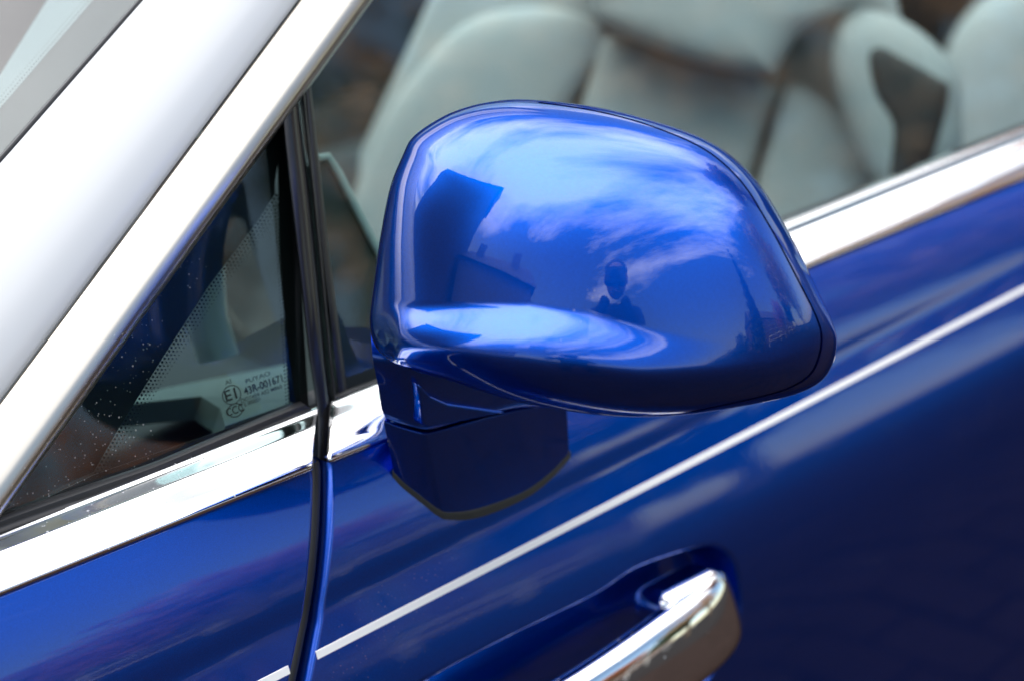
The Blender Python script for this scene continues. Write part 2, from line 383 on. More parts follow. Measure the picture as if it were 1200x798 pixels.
# bead of chrome along the right window foot is part of the belt chrome; dark divider post
ribbon('divider_post', resamp([(325, 60), (332, 160), (340, 230), (352, 330), (362, 420), (371, 480), (371, 560)], 30), resamp([(345, 60), (353, 140), (364, 230), (374, 330), (382, 420), (388, 470), (388, 560)], 30),
       [(0, -.006), (.03, .0035), (.10, .0062), (.35, .0072), (.6, .0070), (.82, .0060), (.9, .0040), (1, -.006)], M['gloss_black'], car)
ribbon('divider_seal', resamp([(348, 60), (356, 140), (366, 230), (376, 330), (385, 420), (391, 475)], 30), resamp([(354, 60), (361, 140), (371, 230), (381, 330), (389, 420), (395, 472)], 30),
       [(0, -.006), (.2, .0036), (.5, .0046), (.8, .0036), (1, -.006)], M['rubber'], door)
ribbon('divider_seal', resamp([(357, 100), (364, 190), (375, 290), (387, 390), (396, 470)], 20), resamp([(364, 100), (374, 190), (385, 290), (398, 390), (408, 464)], 20),
       [(0, -.006), (.2, .0006), (.5, .0010), (.8, .0006), (1, -.006)], M['frit'], door)

# chrome moulding up the pillar
ribbon('pillar_trim', resamp([(-260, 818), (0, 471), (352, 0), (560, -282)], 50), resamp([(-260, 960), (0, 607), (180, 355), (437, 0), (640, -285)], 50),
       [(0, -.010), (.0, .0030), (.012, .0042), (.03, .0048), (.10, .0058), (.3, .0084), (.5, .0106), (.7, .0124), (.86, .0132), (.93, .0124), (.97, .0104), (.99, .006), (1, -.008)], M['satin'], car)

# white pillar, windscreen
PA = [(-300, 871), (0, 469), (350, 0), (640, -390)]          # edge against the chrome
PB = [(-300, 508), (0, 189), (166, 0), (500, -380)]          # edge against the windscreen
n = 40; A_ = resamp(PA, n); B_ = resamp(PB, n); V = []
prof = [(0, -.006), (.0, .0042), (.012, .0060), (.03, .0066), (.12, .0075), (.3, .0062), (.5, .0025), (.7, -.004), (.85, -.011), (.95, -.0165), (.985, -.0190), (1.0, -.0225), (1.0, -.034)]
def pil(i, fr_, h):
    px = A_[i][0]*(1-fr_)+B_[i][0]*fr_; py = A_[i][1]*(1-fr_)+B_[i][1]*fr_; return g(px, py, h)
for i in range(n):
    for fr_, h in prof: V.append(pil(i, fr_, h))
obj('a_pillar', V, grid_faces(n, len(prof)), M['white'], car)
# dark gap strip under the pillar trim edge
# windscreen plane: contains the pillar edge and faces forward, up
e0 = pil(6, 1, -.027); e1 = pil(30, 1, -.027); ed = (e1-e0).normalized()
wn_ = Vector((-.55, .0, .83)); wn_ = (wn_-ed*wn_.dot(ed)).normalized()
if wn_.z < 0: wn_ = -wn_
def ws(px, py, off=0): return on_plane(px, py, e0+wn_*off, wn_)
def wpoly(name, P, off, th, m, parent): return prism(name, [ws(a, b, off) for a, b in P], wn_, th, m, parent)
wpo = [(-260, 480), (0, 196), (175, -2), (330, -180), (-100, -420), (-600, -100)]
wsc = wpoly('windscreen', wpo, -.002, .004, M['wglass'], car)
# black ceramic edge under the glass and its dot row
fritm = M['frit']
wpoly('frit_band', [(-200, 420), (0, 196), (175, -2), (300, -145), (235, -160), (112, -2), (0, 128), (-200, 350)], -.0065, .001, fritm, wsc)
parts = []
for k in range(-25, 70):
    t = k/40
    for rw in range(3):
        px = 110-110*t - 3.2*rw+ (1.6 if rw % 2 else 0); py = 0+128*t-2.8*rw-(1.4 if rw % 2 else 0); r = (1.5, 1.15, .8)[rw]
        parts.append(([ws(px+r*math.cos(a), py+r*math.sin(a), -.0062) for a in (0, 1.047, 2.094, 3.1416, 4.189, 5.236)], [(0, 1, 2, 3, 4, 5)]))
V, F = join_vf(parts); tag(obj('frit_dots', V, F, fritm, wsc, smooth=False), kind='stuff')
# rubber edge of the windscreen
V = []
for i in range(n):
    for fr_, h in ((.985, -.020), (1.0, -.0195), (1.015, -.0200), (1.028, -.0225), (1.03, -.036)): V.append(pil(i, fr_, h))
obj('windscreen_seal', V, grid_faces(n, 5), M['rubber'], car)

# quarter window: black border, dots, maker's marking
gpoly('frit_band', [(-60, 632), (60, 575), (110, 552), (140, 500), (190, 420), (245, 335), (300, 262), (322, 228), (322, 215), (335, 130), (300, 160), (-60, 620)], -.0085, .001, fritm, qw)
gpoly('frit_band', [(326, 180), (329, 300), (336, 400), (340, 470), (362, 480), (340, 130), (330, 130)], -.0086, .001, fritm, qw)
gpoly('frit_band', [(40, 590), (110, 556), (340, 476), (352, 478), (352, 500), (20, 640)], -.0087, .001, fritm, qw)
parts = []
def dot(px, py, r, off=-.0083):
    parts.append(([g(px+r*math.cos(a), py+r*math.sin(a), off) for a in (0, 1.047, 2.094, 3.1416, 4.189, 5.236)], [(0, 1, 2, 3, 4, 5)]))
edge = resamp([(110, 552), (140, 500), (190, 420), (245, 335), (300, 262), (322, 228)], 78)
for i, (a, b) in enumerate(edge):
    for rw, r in enumerate((1.6, 1.25, .95, .7)):
        dot(a+3.9*(rw+.6)*.83+(1.6 if rw % 2 else 0), b+3.9*(rw+.6)*.56-(2.1 if rw % 2 else 0), r)
for k in range(56):
    t = k/55; ex = 326+(340-326)*t if t > .5 else 326+ (333-326)*t*2
    ey = 240+235*t
    for rw, r in enumerate((1.5, 1.1)): dot(np.interp(ey, [180, 300, 400, 470], [326, 329, 336, 340])-3.2*(rw+.4), ey+(1.6 if rw else 0), r)
V, F = join_vf(parts); tag(obj('frit_dots', V, F, fritm, qw, smooth=False), kind='stuff')
gx_ = Vector((1, 0, 0)); gy_ = GN.cross(gx_).normalized()
if gy_.z < 0: gy_ = -gy_
dg = bpy.context.evaluated_depsgraph_get()
def text(s, px, py, hpx, tilt=0, name='glass_marking', xscale=1.0, off=-.0079, bold=0):
    cu = bpy.data.curves.new(name, 'FONT'); cu.body = s; cu.align_x = 'CENTER'; cu.align_y = 'CENTER'; cu.size = 1; cu.offset = bold
    o = bpy.data.objects.new('tmp', cu); COL.objects.link(o); bpy.context.view_layer.update()
    me = bpy.data.meshes.new_from_object(o.evaluated_get(bpy.context.evaluated_depsgraph_get())); bpy.data.objects.remove(o)
    p = g(px, py, off); sz = hpx*depth(p)/FPX/.7*1.08
    ex = (gx_*math.cos(tilt)+gy_*math.sin(tilt)); ey = GN.cross(ex); ey = ey if ey.z > 0 else -ey
    me.transform(Matrix(((ex.x*xscale*sz, ey.x*sz, GN.x, p.x), (ex.y*xscale*sz, ey.y*sz, GN.y, p.y), (ex.z*xscale*sz, ey.z*sz, GN.z, p.z), (0, 0, 0, 1))))
    me.materials.clear(); me.materials.append(M['marking']); o = bpy.data.objects.new(name, me); COL.objects.link(o); o.parent = qw
    return o
def ring(px, py, rx, ry, wdt):
    V = []; n_ = 40; p = g(px, py, -.0079); k = depth(p)/FPX
    for i in range(n_):
        a = 2*math.pi*i/n_
        for s_ in (0, 1): V.append(p+gx_*(math.cos(a)*(rx-wdt*s_)*k)+gy_*(math.sin(a)*(ry-wdt*s_)*k))
    return obj('marking_ring', V, grid_faces(n_, 2, close_u=True), M['marking'], qw, smooth=False)
T0 = .0
text('E1', 271.5, 462.5, 12, T0, xscale=1.15, bold=.012); ring(271.5, 462.5, 13.2, 11.5, 1.1)
text('CCC', 275.5, 480.5, 8.5, T0, xscale=.95, bold=.01); ring(275.5, 480.5, 11.0, 8.2, 1.1)
text('43R-001671', 309.5, 450.5, 7.8, T0, xscale=.98, bold=.02)
text('DOT459 AS2 M865', 306.5, 461, 4.2, T0, xscale=1.15, bold=.004)
text('FUYAO', 302, 442, 4.6, T0, xscale=1.6)
text('AI', 267.5, 447.5, 5, T0, xscale=1.3)
text('E 000001', 296, 470.5, 4.2, T0, xscale=1.0, bold=.01)

# ------------------------------------------------------------------ door handle
hz = [(868, 700), (850, 686)]
def bh(px, py, out): p = body_hit(px, py); return p+Vector((0, -1, .25)).normalized()*out
# bar: centre line with changing section, root at the right end
cl = [(846, 700, -.006, .020), (838, 705, .004, .0235), (822, 716, .012, .0255), (790, 738, .0170, .0265), (740, 772, .019, .0265), (690, 806, .019, .0260), (640, 838, .017, .0250), (585, 868, .010, .023), (560, 882, -.008, .019)]
V = []; pts = [ (bh(a, b, h), r) for a, b, h, r in cl]
P4 = crom([(p.x, p.y, p.z, r) for p, r in pts], 8); n = len(P4)
for i, q in enumerate(P4):
    p = Vector(q[:3]); d = (Vector(P4[min(i+1, n-1)][:3])-Vector(P4[max(i-1, 0)][:3])).normalized()
    nrm = Vector((0, -1, .3)); nrm = (nrm-d*nrm.dot(d)).normalized(); bi = d.cross(nrm)
    e = min(i, n-1-i)/4; sc = math.sqrt(max(0, 1-(1-min(e, 1))**2))*.9+.1
    for k in range(32):
        a = 2*math.pi*k/32; c_, s_ = math.cos(a), math.sin(a)
        ca = math.copysign(abs(c_)**.5, c_); sa = math.copysign(abs(s_)**.8, s_)
        V.append(p+bi*(ca*q[3]*sc)+nrm*(sa*q[3]*.42*sc))
F = grid_faces(n, 32)+[(i*32+31, (i+1)*32+31, (i+1)*32, i*32) for i in range(n-1)]+[tuple(range(32)), tuple((n-1)*32+k for k in range(32))]
handle = obj('door_handle', V, F, M['chrome'], door)

hb = bh(797, 703, .0); hx = (bh(830, 690, 0)-bh(770, 722, 0)); hx.y = 0; hx.normalize(); hn = Vector((0, -1, .2)); hn = (hn-hx*hn.dot(hx)).normalized(); hu = hx.cross(hn); hu = hu if hu.z > 0 else -hu
V, F = box_vf((0, 0, 0), (.054, .034, .030)); bevel(obj('handle_mount', [hb+hx*v[0]+hn*v[1]+hu*v[2] for v in V], F, M['chrome'], handle), .010, 5)

# ------------------------------------------------------------------ wing mirror
OUT = [(472, 182), (482, 163), (502, 147), (532, 131), (572, 120), (620, 117), (700, 126), (770, 143), (825, 163), (862, 187), (893, 220), (920, 264), (943, 308), (961, 345), (975, 375), (981, 398), (977, 424), (963, 446), (935, 461), (895, 471), (850, 479), (800, 486), (750, 488.5), (700, 486), (650, 479), (605, 470), (566, 459), (530, 447), (495, 437), (462, 426), (441, 408), (433, 378), (438, 330), (446, 275), (457, 220)]
oc = np.array(crom(OUT, 8, closed=True)); CX, CY = 690, 318
ang = np.unwrap(np.arctan2(oc[:, 1]-CY, oc[:, 0]-CX)); rad = np.hypot(oc[:, 0]-CX, oc[:, 1]-CY)
a_s = np.mod(ang, 2*math.pi); o_ = np.argsort(a_s)
def Rout(th): return np.interp(th, a_s[o_], rad[o_], period=2*math.pi)
def sm(x, a, b):
    k = np.clip((x-a)/(b-a), 0, 1); return k*k*(3-2*k)
MPP = 1.05/FPX                                     # metres a pixel at the shell
def table(xs, ss, lo, hi, wdt):
    """integrated slope table: smooth height from slopes"""
    x = np.arange(lo, hi, .5); q = np.interp(x, xs, ss); kn = int(wdt*2)|1
    q = np.convolve(np.pad(q, kn//2, mode='edge'), np.hanning(kn+2)[1:-1]/np.hanning(kn+2)[1:-1].sum(), 'valid')
    I = np.cumsum(q)*.5*MPP; return lambda v: float(np.interp(v, x, I))
PXC, PYC = 742, 306
AX = table([400, 480, 560, 650, PXC, 850, 930, 1000], [-1.05, -.80, -.47, -.19, 0, .24, .50, .78], 380, 1040, 60)
BY = table([90, 130, 200, 250, PYC, 380, 435, 520], [-1.2, -.9, -.44, -.20, 0, .11, .18, .2], 60, 560, 40)
UN = table([-30, -9, 0, 14, 60, 120], [0, 0, .22, .55, .85, 1.0], -400, 160, 7)
LP = table([-60, -3, 3, 14, 30, 48, 62], [0, 0, .55, .78, .66, .38, 0], -400, 400, 5)
ED = lambda r: 1-math.sqrt(max(0, 1-r))
T00 = 1.012-AX(PXC)-BY(PYC)
def mirror_t(px, py):
    """distance along the view axis of the shell surface"""
    dx_, dy_ = px-CX, py-CY; r = math.hypot(dx_, dy_); th = math.atan2(dy_, dx_); ro = min(1, r/Rout(th))
    dn = .5+.5*math.sin(th)                        # 1 straight down in the picture
    t = T00+AX(px)+BY(py)
    yl = float(np.interp(px, [430, 458, 480, 520, 580, 650, 750, 850, 900, 940, 1000], [368, 384, 398, 412, 424, 432, 437, 437, 431, 418, 392]))
    t += UN(py-yl)*1.0-UN(-300)
    yc = float(np.interp(px, [0, 620, 690, 760, 820, 900, 1200], [356, 358, 368, 387, 399, 407, 410])); amp = (1-sm(px, 540, 900))*(1.3-.3*sm(px, 480, 600))*sm(px, 449, 470)
    t -= amp*(LP(py-yc)-LP(-300))*.95
    n_ = 6+5*dn; De = .042-.014*dn
    return t+De*ED(ro**n_)
NT, NR = 420, 150
def rho_seam(th_):
    """where the shut line runs, as a share of the outline radius"""
    d = math.degrees(th_) % 360       # 0 = right, 90 = down (image), 270 = up
    tab = [(0, .925), (20, .935), (33, .955), (60, .988), (120, .99), (200, .99), (235, .99), (262, .975), (290, .962), (320, .935), (340, .922), (360, .925)]
    return float(np.interp(d, [a for a, _ in tab], [b for _, b in tab]))
def shell_pt(th, rho):
    R = Rout(th)*rho; px = CX+R*math.cos(th); py = CY+R*math.sin(th); return pt(px, py, mirror_t(px, py))
# cap: from the pole to the shut line
V = [pt(CX, CY, mirror_t(CX, CY))]; F = []
for i in range(NT):
    th = 2*math.pi*i/NT; rs = rho_seam(th)
    for j in range(1, NR+1):
        u = j/NR; V.append(shell_pt(th, rs*(1-(1-u)**1.6)))
    e = V[-1]; 
    c_ = pt(CX, CY, 1.08)
    inw = (c_-e).normalized()
    V.append(e+inw*.0004+FW*.0006); V.append(e+inw*.0010+FW*.006)
K = NR+2
for i in range(NT):
    i2 = (i+1) % NT; F.append((0, 1+i*K, 1+i2*K))
    for j in range(K-1): F.append((1+i*K+j, 1+i2*K+j, 1+i2*K+j+1, 1+i*K+j+1))
wm = obj('wing_mirror', V, F, M['paint_mirror'], car)
wm['label'] = 'glossy blue wing mirror shell'
# rim: from the shut line over the edge and back
V = []; NRIM = 0
for i in range(NT):
    th = 2*math.pi*i/NT; rs = rho_seam(th); gp = .009 + (.0 if rs < .98 else -.007)
    row = []
    e = shell_pt(th, rs); c_ = pt(CX, CY, 1.08); inw = (c_-e).normalized()
    r0 = min(rs+gp, .997)
    row += [shell_pt(th, r0)+inw*.0012+FW*.005, shell_pt(th, r0)+inw*.0004+FW*.0004]
    for j in range(0, 15):
        u = (j/14)**.6; row.append(shell_pt(th, r0+(1-r0)*u))
    R = Rout(th); px, py = CX+R*math.cos(th), CY+R*math.sin(th); b0 = pt(px, py, mirror_t(px, py))
    for (sh, bk) in ((.998, .004), (.99, .012), (.97, .022), (.93, .030), (.90, .032), (.89, .030), (.885, .022)):
        q = pt(CX+R*sh*math.cos(th), CY+R*sh*math.sin(th), mirror_t(px, py)); row.append(q+FW*bk)
    V += row; NRIM = len(row)
obj('mirror_rim', V, grid_faces(NT, NRIM, close_u=True), M['paint_mirror'], wm)
V = []
for i in range(120):
    a_ = 2*math.pi*i/120; R = Rout(a_); V.append(pt(CX+R*.89*math.cos(a_), CY+R*.89*math.sin(a_), mirror_t(CX+R*math.cos(a_), CY+R*math.sin(a_))+.026))
obj('mirror_glass', V, [tuple(range(120))], M['mirror'], wm, smooth=False)

# base and arm: closed rings, image point + the plane y they stand in
yA = body_hit(520, 606).y; yC = body_hit(462, 560).y; yB2 = body_hit(668, 537).y
def loft(name, rings, m, parent, n_span=6, sharp=(), vs=4, cap=True):
    R = [crom([tuple(p) for p in r], n_span, closed=True, sharp=sharp) for r in rings]
    m_ = len(R[0]); cols = [crom([R[k][i] for k in range(len(R))], vs) for i in range(m_)]
    rows = len(cols[0]); V = [Vector(cols[i][j]) for i in range(m_) for j in range(rows)]
    F = grid_faces(m_, rows, close_u=True)
    if cap: F += [tuple(i*rows for i in range(m_)), tuple(i*rows+rows-1 for i in range(m_))]
    return obj(name, V, F, m, parent)
pA, pC, pB = body_hit(520, 605), body_hit(462, 560), body_hit(668, 536)
print('BASE pts', pA, pC, pB)
bot_px = [(462, 559), (476, 573), (503, 594), (515, 602.5), (527, 606), (560, 602), (612, 583), (645, 560), (667, 536)]
top_px = [(449.5, 493), (464, 499), (486, 505.5), (495, 507.5), (504, 507), (528, 501), (572, 489), (615, 479), (664, 474)]
def ybase(k): return None
bot = [body_hit(a, b)+Vector((0, 0, .002)) for a, b in bot_px]
def back(front, dy, dz=0, xs_=0):
    x0, x1 = front[0].x, front[-1].x
    return [Vector((x1-.004, front[-1].y+dy, front[-1].z+dz)), Vector(((x0+x1)/2, front[-1].y+dy*1.3, front[-1].z+dz)), Vector((x0+.006+xs_, front[0].y+dy, front[0].z+dz))]
top = [on_y(tp[0], tp[1], b.y-.004) for tp, b in zip(top_px, bot)]
def ringup(front, dy):
    return front+back(front, dy, 0, .028)
botr = [p.copy() for p in bot]+[p+Vector((0, 0, -.0)) for p in back(bot, .022, .01, .028)]
topr = ringup(top, .022)
def lerp_ring(a, b, t): return [p.lerp(q, t) for p, q in zip(a, b)]
def inset(rg, d):
    c = sum(rg, Vector())/len(rg); return [p+(c-p).normalized()*d for p in rg]
lipz = Vector((0, 0, 1))
base_rings = [[p-lipz*.012 for p in botr], botr, lerp_ring(botr, topr, .03), lerp_ring(botr, topr, .25), lerp_ring(botr, topr, .5), lerp_ring(botr, topr, .75), lerp_ring(botr, topr, .965), inset([p for p in topr], .0008), inset([p-lipz*.0003 for p in topr], .004)]
mb = loft('mirror_base', base_rings, M['paint_mirror'], wm, sharp=(0, 8), vs=3)
# gasket
g0 = inset(botr, -.0010)
loft('base_gasket', [[p-lipz*.012 for p in g0], [p-lipz*.001 for p in g0], [p+lipz*.0014 for p in g0], [p+lipz*.0022 for p in inset(g0, .002)]], M['gasket'], wm, sharp=(0, 8), vs=2)
# arm above the shut line
gapv = lipz*.0020
a0 = inset([p+gapv*.2 for p in topr], .006)
a1 = inset([p+gapv for p in topr], .0012)
def arm_ring(pxs, dys, dy, xs_=0):
    fr_ = [on_y(px, py, topr[i].y+dys) for i, (px, py) in enumerate(pxs)]; return fr_+back(fr_, dy, 0, xs_)
r2 = arm_ring([(447, 478), (462, 484), (482, 489), (492, 490), (503, 489), (527, 483), (572, 474), (620, 466), (664, 462)], .001, .020, .030)
r3 = arm_ring([(443, 452), (456, 455), (474, 455), (484, 453), (499, 450), (530, 447), (580, 448), (630, 446), (670, 440)], .000, .018, .034)
r4 = arm_ring([(437, 420), (452, 420), (474, 412), (489, 410), (510, 412), (545, 415), (590, 420), (640, 420), (680, 420)], -.004, .015, .045)
r5 = arm_ring([(434, 385), (460, 384), (480, 383), (500, 383), (520, 383), (550, 383), (600, 383), (650, 383), (700, 383)], .004, .012, .06)
loft('mirror_arm', [a0, a1, lerp_ring(a1, r2, .25), r2, r3, r4, r5], M['paint_mirror'], wm, sharp=(0, 8), vs=6)

fy = topr[4].y-.0035
prism('arm_facet', [on_y(a, b, fy) for a, b in ((489, 449), (493, 470), (496, 498), (503, 501), (530, 496), (594, 483), (560, 478), (525, 473), (505, 464), (495, 453))], Vector((0, -1, 0)), .012, M['paint_mirror'], wm, bev=.0012)

# ------------------------------------------------------------------ cabin behind the glass
def slab(name, P, t, th, m, parent, bev=.01, tf=None):
    pts_ = [pt(p[0], p[1], p[2] if len(p) > 2 else t) for p in P]; return prism(name, pts_, -FW, th, m, parent, bev, smooth=True)
def cushion(name, P, t, puff, th, m, parent, cx=None):
    """upholstered pad: outline in 3D, crowned front, flat back"""
    C_ = np.array(crom([(a, b) for a, b in P], 8, closed=True)); c = C_.mean(0) if cx is None else np.array(cx)
    V = [pt(c[0], c[1], t-puff)]; F = []; n_ = len(C_); K = 10
    for i in range(n_):
        for j in range(1, K+1):
            u = j/K; p = c+(C_[i]-c)*(1-(1-u)**1.5); h = puff*(1-u**3.2*1)**.6 if u < 1 else 0
            V.append(pt(p[0], p[1], t-h))
        V.append(pt(C_[i][0], C_[i][1], t+th))
    K += 1
    for i in range(n_):
        i2 = (i+1) % n_; F.append((0, 1+i*K, 1+i2*K))
        for j in range(K-1): F.append((1+i*K+j, 1+i2*K+j, 1+i2*K+j+1, 1+i*K+j+1))
    return obj(name, V, F, m, parent)
seat = cushion('seat', [(560, 20), (650, 10), (712, 38), (690, 90), (665, 140), (640, 300), (560, 420), (430, 420), (400, 300), (440, 160), (500, 70)], 1.90, .018, .12, M['leather'], car)
seat['label'] = 'pale leather front seat with stitched panels'
cushion('seat_panel', [(718, 40), (800, 72), (912, 98), (898, 150), (880, 210), (850, 330), (660, 330), (668, 180), (690, 95)], 1.89, .016, .12, M['leather'], seat)
cushion('seat_panel', [(920, 100), (960, 110), (1010, 150), (1046, 160), (1036, 240), (1000, 300), (880, 330), (884, 230), (902, 160)], 1.87, .018, .12, M['leather'], seat)
cushion('headrest', [(688, -60), (690, 0), (705, 28), (760, 55), (830, 78), (900, 90), (912, 80), (940, 40), (1000, 5), (1010, -60), (850, -120)], 1.83, .03, .14, M['leather'], seat)
slab('seat_back', [(520, -40), (700, -90), (1040, -60), (1080, 120), (1060, 300), (860, 420), (420, 460), (420, 180)], 1.945, .05, M['leather'], seat)
# shoulder bolster with its dark inset, and the rear bench behind
sb = cushion('shoulder_bolster', [(970, 70), (978, 30), (1005, 12), (1050, 20), (1092, 48), (1122, 86), (1127, 130), (1122, 200), (1060, 260), (1010, 200), (980, 120)], 1.84, .035, .06, M['leather'], seat, cx=(1050, 110))
cushion('belt_slot', [(1016, 66), (1030, 54), (1060, 68), (1100, 92), (1112, 104), (1104, 150), (1085, 200), (1045, 215), (1046, 150), (1024, 110)], 1.81, .008, .02, M['dark_plastic'], seat)
rb = cushion('rear_seat', [(1130, 20), (1250, -40), (1500, -60), (1560, 120), (1300, 300), (1120, 330), (1090, 160)], 2.5, .05, .1, M['leather'], car)
rb['label'] = 'rear seat backrest, shaded behind the front seat'
# far side and floor of the cabin
cabin = M['dark_plastic']
V, F = join_vf([box_vf((.6, 1.55, .75), (3.2, .04, .5)), box_vf((.6, .8, .40), (3.2, 1.5, .04)), box_vf((1.7, .8, .8), (.04, 1.5, .8)), box_vf((-.75, .8, .62), (.04, 1.5, .5))])
obj('cabin_shell', V, F, cabin, car, smooth=False)
V, F = join_vf([box_vf((-.25, .85, .80), (.55, 1.35, .14))]); bevel(obj('dashboard', V, F, cabin, car), .04, 4)
# inner trim seen low in the quarter window, the pale A-post foot and a dark triangle standing in for the pillar trim's reflection
def gslab(name, P, off, th, m, parent, bev=.003): return prism(name, [g(a, b, off) for a, b in P], GN, th, m, parent, bev, smooth=False)
stp = [(130, 474, .14), (190, 455, .15), (338, 426, .16), (352, 468, .03), (264, 499, .03), (258, 478, .07), (236, 464, .10), (160, 472, .13)]
prism('door_sill_trim', [g(a, b, -d_) for a, b, d_ in stp], Vector((0, -.5, 1)), .02, M['sill'], car)
prism('pillar_inner_trim', [ws(a, b, -.03) for a, b in ((-140, 280), (0, 128), (125, -10), (240, -150), (170, -170), (62, -10), (0, 88), (-140, 230))], wn_, .02, M['leather'], car)
gslab('pillar_reflection', [(368, 190), (382, 184), (400, 210), (440, 290), (460, 340), (450, 470), (398, 470), (385, 330)], -.035, .015, cabin, door)  # reflection of the A-pillar trim built as a solid dark panel
tube('pillar_reflection_edge', [g(a, b, -.033) for a, b in ((372, 186), (384, 184), (396, 202), (420, 250), (442, 292), (470, 350))], .0025, M['cream'], door)
tube('grab_handle', [g(a, b, -.09) for a, b in ((255, 160), (243, 230), (238, 300), (242, 370), (256, 420))], .012, M['cream'], car)

# rest of the upper car so the light and the reflections are right

V = []
for i in range(12):
    x = -2.0+1.35*i/11
    for j in range(12):
        y = .05+1.5*j/11; V.append(Vector((x, y, .935-.12*((x+.65)/1.35)**2+.03*math.sin(math.pi*j/11))))
obj('bonnet', V, grid_faces(12, 12), M['white'], car)

# ------------------------------------------------------------------ ground
gm = mat('pavement', (.02, .018, .018), rough=.95, spec=.05, var=(3, .3))
tag(obj('ground', [(-300, -300, -.004), (300, -300, -.004), (300, 300, -.004), (-300, 300, -.004)], [(0, 1, 2, 3)], gm, smooth=False), kind='structure')
bmats = mat('clay_paver', (.028, .018, .015), rough=.95, spec=.05, var=(2.2, .4))
parts = []
for i in range(-35, 45):
    for j in range(-45, 12):
        x = i*.105+ (0); y = j*.21+(.105 if i % 2 else 0)
        if -2.3 < x < 3.2 and .12 < y < 1.5: continue
        h = rng.uniform(-.002, .002); parts.append(box_vf((x, y, .02+h), (.098, .203, .04)))
V, F = join_vf(parts); tag(obj('paving_bricks', V, F, bmats, smooth=False), kind='stuff')

# ------------------------------------------------------------------ what stands around (seen in the paint)
def leafy(name, loc, h, trunk_h, blobs, leafm, nleaf, ls, label, group=None):
    t = empty(name, loc, label=label, category='tree')
    if group: t['group'] = group
    tr = []
    tr.append(tube(None, [(0, 0, 0), (.05, .02, trunk_h*.5), (0, .05, trunk_h), (.05, 0, h*.75)], [.22, .17, .13, .03], None, seg=8))
    for (bx, by, bz, br) in blobs:
        tr.append(tube(None, [(0, 0, trunk_h*.8), (bx*.5, by*.5, (trunk_h*.8+bz)/2+.1), (bx, by, bz)], [.09, .06, .02], None, seg=6))
    V, F = join_vf(tr); obj('trunk', V, F, bark, t)
    tot = sum(b[3]**2 for b in blobs); V = []; F = []
    for (bx, by, bz, br) in blobs:
        for _ in range(int(nleaf*br*br/tot)):
            d = rng.normal(size=3); d /= np.linalg.norm(d); r = br*(.55+.5*rng.rand())*(.8+.25*math.sin(d[0]*5+bx)*math.sin(d[1]*4+d[2]*5))
            p = Vector((bx, by, bz))+Vector(d*r)*1; a = Vector(rng.normal(size=3)).normalized()*ls; b = Vector(rng.normal(size=3)).normalized()*ls*.7
            o = len(V); V += [p-a, p+b, p+a, p-b]; F.append((o, o+1, o+2, o+3))
    obj('crown', V, F, leafm, t, smooth=False)
    return t
bark = mat('bark', (.12, .085, .06), rough=.9, bump=(20, .5, .02))
red = mat('copper_leaves', (.42, .16, .07), rough=.6, var=(1.5, .5)); grn = mat('dark_green_leaves', (.045, .075, .03), rough=.6, var=(1.5, .5)); brn = mat('brown_leaves', (.45, .28, .15), rough=.6, var=(1.5, .5))
def blobset(h, r, n_, z0): return [(r*math.cos(a)*rr, r*math.sin(a)*rr, z0+(h-z0)*k, r*(.45+.25*q)) for a, rr, k, q in [(rng.rand()*6.28, rng.rand()**.5*.8, rng.rand()*.85, rng.rand()) for _ in range(n_)]]
leafy('copper_tree', (7.6, -.3, 0), 8.5, 3, blobset(8.2, 1.8, 10, 4.4), red, 10000, .085, 'copper leaved tree standing directly behind the car')
leafy('russet_bush', (7.6, -14.6, 0), 4.7, 1, blobset(4.5, 1.9, 9, 1.2), red, 7000, .09, 'low russet bush beyond the green tree')
leafy('brown_tree', (10.5, -8.0, 0), 10, 3, blobset(8.6, 2.9, 14, 2.2), brn, 8000, .10, 'broad brown autumn tree to the rear of the car')
leafy('green_tree', (10.6, -12.2, 0), 7, 2.2, blobset(6.4, 1.8, 11, 2.6), grn, 11000, .10, 'dark green round tree beside the broad brown one')
leafy('cypress_tree', (1.6, -12.5, 0), 9, 1, [(0, 0, 1.2+k*.75, 1.15-.105*k) for k in range(10)], grn, 9000, .09, 'tall narrow dark cypress across the paving')
leafy('bush', (-1.0, -17, 0), 3, .5, blobset(2.4, 1.6, 6, 1), grn, 3000, .09, 'low dark bush far across the paving')

